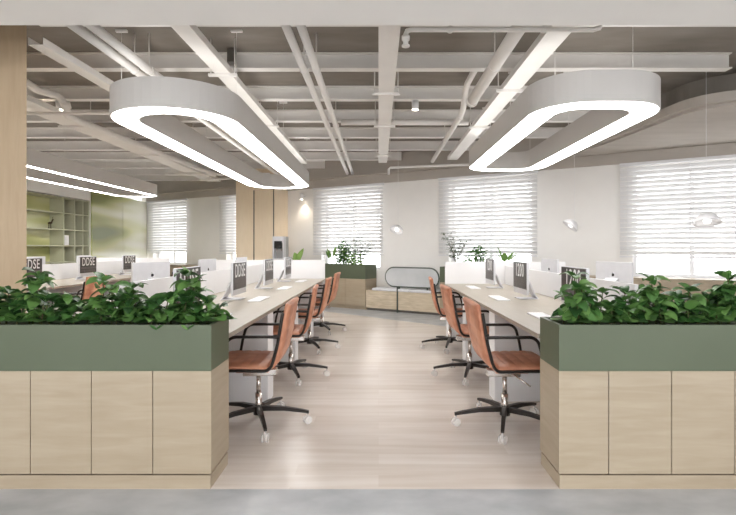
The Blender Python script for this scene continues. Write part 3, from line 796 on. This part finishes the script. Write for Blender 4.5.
# far plants
def P3(s, y=-.24): p = WP(s, y); return (p.x, p.y, .87)
def wispy(s, h, label, seed):
    rnd = random.Random(seed); t = empty('wispy_shrub', P3(s), label=label, cat='plant'); S = MB(); F = bmesh.new()
    for k in range(7):
        a = 2*PI*k/7+rnd.uniform(-.3, .3); sp = rnd.uniform(.12, .27); hh = h*rnd.uniform(.6, 1)
        pts = [Vector((0, 0, 0)), Vector((math.cos(a)*sp*.3, math.sin(a)*sp*.2, hh*.5)), Vector((math.cos(a)*sp, math.sin(a)*sp*.5, hh))]
        S.tube(pts, [.006, .004, .002], 5)
        for j in range(5):
            f = .35+.65*j/4; c = pts[0].lerp(pts[1], f*2) if f < .5 else pts[1].lerp(pts[2], f*2-1)
            for q in (-1, 1):
                d = Vector((math.cos(a+q*1.0), math.sin(a+q*1.0)*.6, .25)); e = c+d*rnd.uniform(.07, .14)
                S.tube([c, e], .0015, 4)
                for u in range(8):
                    bp = c.lerp(e, .2+.8*u/7); an = rnd.uniform(0, 6.28)
                    leaf(F, bp, Vector((math.cos(an), math.sin(an), rnd.uniform(-.2, .5))), .055, .022, .3, n=3)
    S.build('stem', M['stem'], t); me = bpy.data.meshes.new('foliage'); F.to_mesh(me); F.free(); me.materials.append(M['leaf3'])
    o = bpy.data.objects.new('foliage', me); COL.objects.link(o); o.parent = t
def broad(s, h, label, seed, n=6, loc=None, w=.09):
    rnd = random.Random(seed); t = empty('broad_leaf_plant', loc or P3(s), label=label, cat='plant'); F = bmesh.new(); S = MB()
    for k in range(n):
        a = 2*PI*k/n + rnd.uniform(-.4, .4); el = rnd.uniform(.9, 1.35); hh = h*rnd.uniform(.7, 1)
        d = Vector((math.cos(a)*math.cos(el), math.sin(a)*math.cos(el)*.6, math.sin(el)))
        e = d*hh*.5; S.tube([Vector((0, 0, 0)), e], .004, 5); leaf(F, e, d, hh*.55, w, .3, n=6)
    S.build('stem', M['stem'], t); me = bpy.data.meshes.new('foliage'); F.to_mesh(me); F.free(); me.materials.append(M['leaf2'])
    o = bpy.data.objects.new('foliage', me); COL.objects.link(o); o.parent = t
broad(-1.03, .46, 'pale upright broad-leaf plant at left end of the far left planter', 1)
rosette_plant('bushy_plant', P3(-.69), [(0, 0, .50), (-.12, 0, .36), (.12, 0, .38), (.0, -.08, .26), (-.2, 0, .2), (.2, 0, .24), (-.05, .03, .42), (.06, .0, .43)], 'dense green bushy plant in the middle of the far left planter', 'leaf', 31, (.11, .04))
wispy(-.27, .68, 'airy fine-twigged shrub at right end of the far left planter', 2)
rosette_plant('bushy_plant', P3(-.36, -.28), [(0, 0, .26), (-.1, 0, .2), (.1, 0, .22)], 'low green bushy plant below the airy shrub in far left planter', 'leaf2', 32, (.1, .04))
wispy(1.84, .66, 'airy fine-twigged shrub at left end of the planter behind right desk', 3)
rosette_plant('bushy_plant', P3(2.25), [(0, 0, .40), (-.1, 0, .3), (.11, 0, .3), (-.2, 0, .2), (.2, 0, .18), (.04, 0, .35)], 'dense green bushy plant behind the farthest right desk monitor', 'leaf', 33, (.11, .04))
broad(2.75, .44, 'pale broad-leaf plant behind the right desk end screen', 4, 5, w=.12)
# keep the far plants inside their troughs' depth, turned with the wall
for t in [q for q in COL.objects if q.name.startswith(('wispy_shrub', 'bushy_plant', 'broad_leaf_plant'))]:
    t.rotation_euler = (0, 0, -TH)
    for q in kidsof(t):
        for v in q.data.vertices: v.co.y = v.co.y*.42 - (.03 if v.co.z > .05 else 0)
# plant standing by the wall behind left bench end
pl = WP(-2.25, -.75)
t = empty('potted_plant', (-1.69, 10.2, 0), label='tall broad-leaf potted plant behind the left desk end screen', cat='plant')
MB().lathe([(.0, 0), (.11, 0), (.15, .36), (.135, .36), (.13, .32), (0, .32)], 24).build('pot', M['white'], t)
MB().tube([(0, 0, .32), (.01, 0, .96)], .012, 8).build('stem', M['stem'], t)
F = bmesh.new()
for k in range(5):
    a = k*1.26+.9; leaf(F, Vector((.01, 0, .95-.05*k)), Vector((math.cos(a)*.45, math.sin(a)*.45, 1-.1*k)), .34-.035*k, .17, .3, n=7)
me = bpy.data.meshes.new('foliage'); F.to_mesh(me); F.free(); me.materials.append(M['leaf2']); o = bpy.data.objects.new('foliage', me); COL.objects.link(o); o.parent = t

# water dispenser beside pillar
t = empty('water_dispenser', (-2.14, 10.72, 0), -TH*.3, label='grey water dispenser with black display beside the wood pillar', cat='water dispenser')
MB().box(-.13, .13, -.15, .15, 0, 1.0).build('body', M['machine'], t, bevel=.01)
MB().box(-.13, .13, -.02, .15, 1.001, 1.50).build('tower', M['machine'], t, bevel=.01)
MB().box(-.13, -.1, -.15, -.021, 1.001, 1.50).build('side_cheek', M['alu'], t)
MB().box(.1, .13, -.15, -.021, 1.001, 1.50).build('side_cheek', M['alu'], t)
MB().box(-.099, .099, -.15, -.021, 1.36, 1.50).build('head', M['alu'], t)
MB().box(-.085, .085, -.156, -.1505, 1.24, 1.36+.04).build('display', M['dark'], t)
MB().box(-.099, .099, -.14, -.021, 1.0, 1.02).build('drip_tray', M['alu'], t)
for q in (-.05, .05): MB().cyl(q, -.09, 1.19, 1.3599, .014, 10).build('tap', M['chrome'], t)

# ------------------------------------------------------------------ small pendants
def pendant(x, y, z, rx, ry, label, zt):
    t = empty('pendant_lamp', (x, y, z), label=label, cat='pendant lamp')
    rot = Matrix.Rotation(ry, 4, 'Y') @ Matrix.Rotation(rx, 4, 'X')
    prof = [(.012, .075), (.05, .068), (.085, .045), (.11, .01), (.125, -.035), (.121, -.035), (.106, .008), (.082, .04), (.048, .062), (.012, .069)]
    MB().lathe(prof, 32, rot).build('shade', M['white'], t)
    MB().lathe([(.0005, .03), (.03, .02), (.038, -.005), (.028, -.03), (.0005, -.038)], 16, rot).build('bulb', M['bulb'], t)
    top = rot @ Vector((0, 0, .072))
    MB().tube([top, (top.x, top.y, zt-z)], .002, 6).build('cord', M['white'], t)
    MB().tube([(top.x, top.y, zt-z), (top.x, top.y, zt-z+.02)], .04, 16).build('ceiling_cup', M['white'], t)
pendant(.335, 8.9, 1.59, R(-25), R(20), 'small white dome pendant hanging above the oval bench backrest', ZS-.02)
pendant(2.91, 7.4, 1.60, R(4), R(40), 'small white dome pendant between the two right windows', 2.78)
pendant(3.42, 5.1, 1.54, R(-17), R(4), 'small white dome pendant in front of the right edge window', 3.16)

# ------------------------------------------------------------------ world, camera
w = bpy.data.worlds.new('daylight'); sc.world = w; w.use_nodes = True
bg = w.node_tree.nodes['Background']; bg.inputs[0].default_value = (.985, .99, 1, 1); bg.inputs[1].default_value = 1.95
cam = bpy.data.cameras.new('camera'); co = bpy.data.objects.new('camera', cam); COL.objects.link(co)
co.location = (0, 0, 1.25); co.rotation_euler = (PI/2, 0, 0)
cam.sensor_width = 36; cam.lens = 490/736*36; cam.shift_x = -(378.5-368)/736; cam.shift_y = -(257.5-248)/736
cam.clip_start = .05
sc.camera = co
sc.view_settings.view_transform = 'Standard'; sc.view_settings.look = 'None'; sc.view_settings.gamma = 1
sc.view_settings.exposure = 1.3
sc.cycles.max_bounces = 10; sc.cycles.diffuse_bounces = 6
